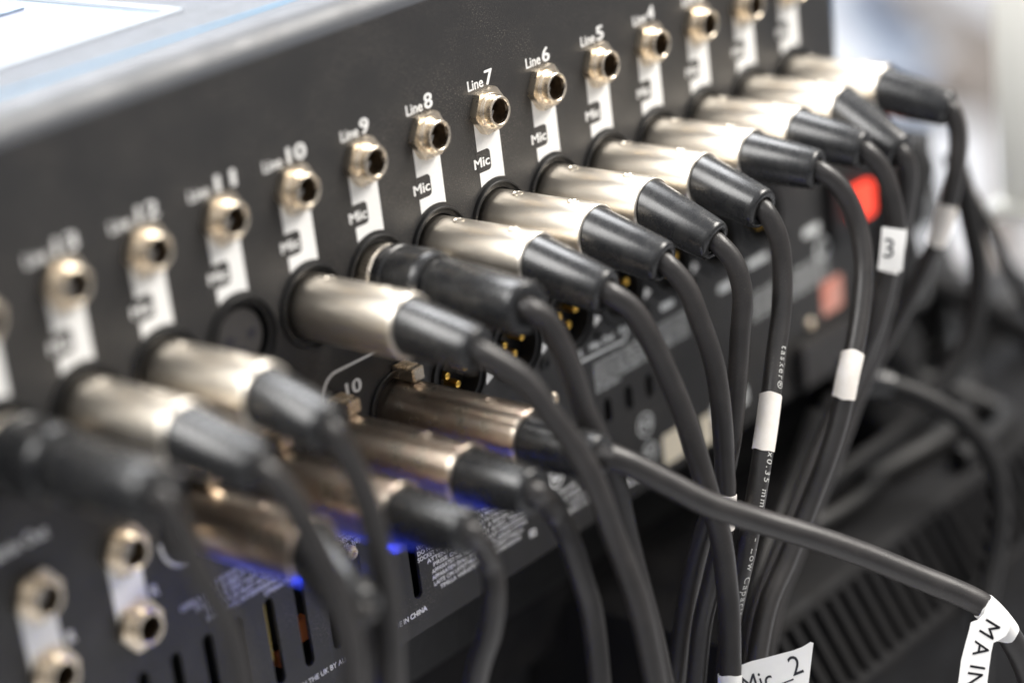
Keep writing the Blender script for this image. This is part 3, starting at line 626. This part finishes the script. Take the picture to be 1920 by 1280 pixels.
bm = bmesh.new(); wbox(bm, -.45, .28, .014, .02, .02, .7775); wobj('shade_skirt', bm, clothM, tb)  # black sheet added for the dark shade under the console
for x in (-.42, .25):
    for y in (.06, .56):
        bm = bmesh.new(); wbox(bm, x-.015, x+.015, y-.015, y+.015, .001, .7775); wobj('leg', bm, plastM, tb)
tb2 = bpy.data.objects.new('side_table', None); COL.objects.link(tb2); tb2['label'] = 'cloth covered black side table under the ribbed case'; tb2['category'] = 'table'
random.seed(3)
bm = bmesh.new(); n = 40; g = []
for j in range(n+1):
    for i in range(n+1):
        u = i/n; v = j/n; X_ = .02+1.3*u; Y_ = -.10+.16*v
        g.append(bm.verts.new((X_, Y_, .648+.006*math.sin(9*X_+14*Y_)+.005*math.sin(23*X_-8*Y_))))
for j in range(n):
    for i in range(n): bm.faces.new((g[j*(n+1)+i], g[j*(n+1)+i+1], g[(j+1)*(n+1)+i+1], g[(j+1)*(n+1)+i]))
bmesh.ops.solidify(bm, geom=bm.faces[:], thickness=.02); wobj('table_cloth', bm, clothM, tb2)
for x in (.08, 1.25):
    for y in (-.08, .03):
        bm = bmesh.new(); wbox(bm, x-.02, x+.02, y-.02, y+.02, .001, .62); wobj('leg', bm, plastM, tb2)
# pale drape behind, hung in broad folds
bm = bmesh.new(); n = 120; rows = 12; g = []
for j in range(rows+1):
    for i in range(n+1):
        X_ = -3+8.*i/n; Z_ = .0+3.2*j/rows; g.append(bm.verts.new((X_, 2.0+.10*math.sin(X_*5.3+.4*Z_)+.05*math.sin(X_*12.1-.7*Z_), Z_)))
for j in range(rows):
    for i in range(n): bm.faces.new((g[j*(n+1)+i], g[j*(n+1)+i+1], g[(j+1)*(n+1)+i+1], g[(j+1)*(n+1)+i]))
for f_ in bm.faces: f_.smooth = True
dr = wobj('backdrop_drape', bm, wallM); dr['label'] = 'pale grey drape hanging far behind, out of focus'; dr['category'] = 'drape'
B1 = [(2.74, 1.49, .03), (2.71, 1.41, .03), (2.67, 1.29, .03), (2.6, 1.15, .03), (2.4, .95, .03)]
B2 = [(2.71, 1.52, .03), (2.59, 1.4, .03), (2.49, 1.3, .03), (2.38, 1.2, .03), (2.2, 1.1, .03)]
B3 = [(2.49, 1.19, .03), (2.44, 1.1, .03), (2.29, .99, .03), (2.13, .9, .03), (1.96, .82, .03), (1.7, .7, .03)]
sk = bpy.data.objects.new('cloth_sack', None); COL.objects.link(sk); sk.location = (2.43, 1.13, .001); sk['label'] = 'flat taupe cloth sack lying on the pale floor behind, out of focus'; sk['category'] = 'sack'
bm = bmesh.new(); bmesh.ops.create_icosphere(bm, subdivisions=4, radius=1)
for v in bm.verts:
    c = v.co; k1 = 1+.12*math.sin(4*c.x+1)+.1*math.sin(6*c.y+2*c.x); v.co = Vector((c.x*.10*k1, c.y*.075*k1, max(0, c.z*.05+.03)*k1))
for f_ in bm.faces: f_.smooth = True
wobj('sack_body', bm, MATS['taupe_hose'], sk)
bm = bmesh.new(); tube(bm, catmull([(-.09, 0, .05), (-.12, .02, .06), (-.14, .0, .03)], .01), .012, 10); wobj('sack_tie', bm, MATS['taupe_hose'], sk)
for k_, (pts, r_, m_) in enumerate([(B1, .034, 'taupe_hose'), (B2, .03, 'blue_hose'), (B3, .03, 'taupe_hose')]):
    bm = bmesh.new(); tube(bm, catmull(pts, .03), r_, 12)
    for f_ in bm.faces: f_.smooth = True
    h_ = wobj('floor_hose', bm, MATS[m_]); h_['label'] = ['long taupe hose lying furthest back on the pale floor', 'blue grey hose on the floor close behind the console', 'short taupe hose curving on the floor near the cream post'][k_]; h_['category'] = 'hose'; h_['group'] = 'hoses on the floor'
# cream post at the right edge
pt = thing('tent_post', 'cream painted upright post at the right edge of the picture', 'post', (292, -30, 14))
bm = bmesh.new(); box(bm, -14, 14, -84, 260, -10, 10, 2); finish(bm, 'post_shaft', postM, pt)
bm = bmesh.new(); box(bm, -17, 17, -90, -84.2, -13, 13, 1); finish(bm, 'post_foot', postM, pt)
# blue led strip under the plugs
ls = thing('led_strip', 'blue LED strip light glowing below the output plugs', 'light strip', (-100, -238, 30))
bm = bmesh.new(); box(bm, -48, 48, -5, 0, -18, 18, .5); finish(bm, 'housing', plastM, ls)
bm = bmesh.new(); box(bm, -46, 46, .1, 1.2, -15, 15, .3); finish(bm, 'diffuser', blueLedM, ls)

for x in outx[:3]:
    _l = area('blue_led_light', (x-1, -233, 36), (x-1, 0, 36), .012, .045, .055, (.0, .04, 1)); _l.data.spread = math.radians(5)
for key_, pts, r_, lab in (('s1', [(205, -120, -40), (232, -128, -20), (262, -150, 0), (300, -178, 12), (360, -190, 20)], 5.5, 'thick dark cord sagging over the far end of the ribbed case'),
        ('s2', [(190, -150, -30), (215, -165, 5), (228, -178, 30), (215, -178, 38), (180, -176, 40)], 4.5, 'dark coil of cord lying on the case just behind the bundle'),
        ('s3', [(330, -120, -60), (290, -140, -30), (262, -168, -8), (240, -176, 10), (200, -176, 25), (150, -176, 20)], 5, 'dark cord coming from the right edge onto the ribbed case'),
        ('s4', [(225, -100, -60), (222, -130, -30), (212, -160, -10), (190, -176, 8), (140, -176, 25), (90, -176, 20)], 4.5, 'dark cord hanging behind the console corner onto the case')):
    ROUTE[key_] = pts; loose(key_, lab, r_)
bg_ = thing('equipment_bag', 'soft black equipment bag slumped behind the console at right', 'bag', (302, -222, -50))
bm = bmesh.new(); bmesh.ops.create_icosphere(bm, subdivisions=4, radius=1)
for v in bm.verts:
    c = v.co; n_ = .10*math.sin(5*c.x+2)+.08*math.sin(7*c.y+4*c.z)+.05*math.sin(13*c.x-9*c.z); v.co = Vector((c.x*95, max(-.4, c.y)*34+16, c.z*42))*(1+n_)
finish(bm, 'bag_body', clothM, bg_, angle=80)
bm = bmesh.new(); tube(bm, catmull([(-50, 40, 10), (-30, 62, 5), (10, 66, 0), (40, 50, -5)]), 4, 10); finish(bm, 'handle', clothM, bg_, angle=80)

pc = thing('dark_filler_roll', 'added black cloth roll keeping the gap behind the farthest cords dark', 'cloth cover', (203, -181, -2))  # dark filler, added to hide the bright floor in this gap
bm = bmesh.new()
tube(bm, catmull([(-4, 0, 0), (-2, 30, -3), (4, 60, -4), (10, 90, -4), (13, 112, -3)], 3), lambda t: 15+2.5*math.sin(9*t)+1.2*math.sin(23*t), 28)
for v in bm.verts: v.co.x += 1.2*math.sin(v.co.y*.21+v.co.z*.3); v.co.z += 1.0*math.sin(v.co.y*.33+v.co.x*.4)
finish(bm, 'rolled_cloth', clothM, pc, angle=80)
bm = bmesh.new(); tube(bm, catmull([(-17, 55, 12), (3, 52, 15), (22, 56, 6)], 2), 1.6, 8); finish(bm, 'tie_cord', plastM, pc, angle=80)
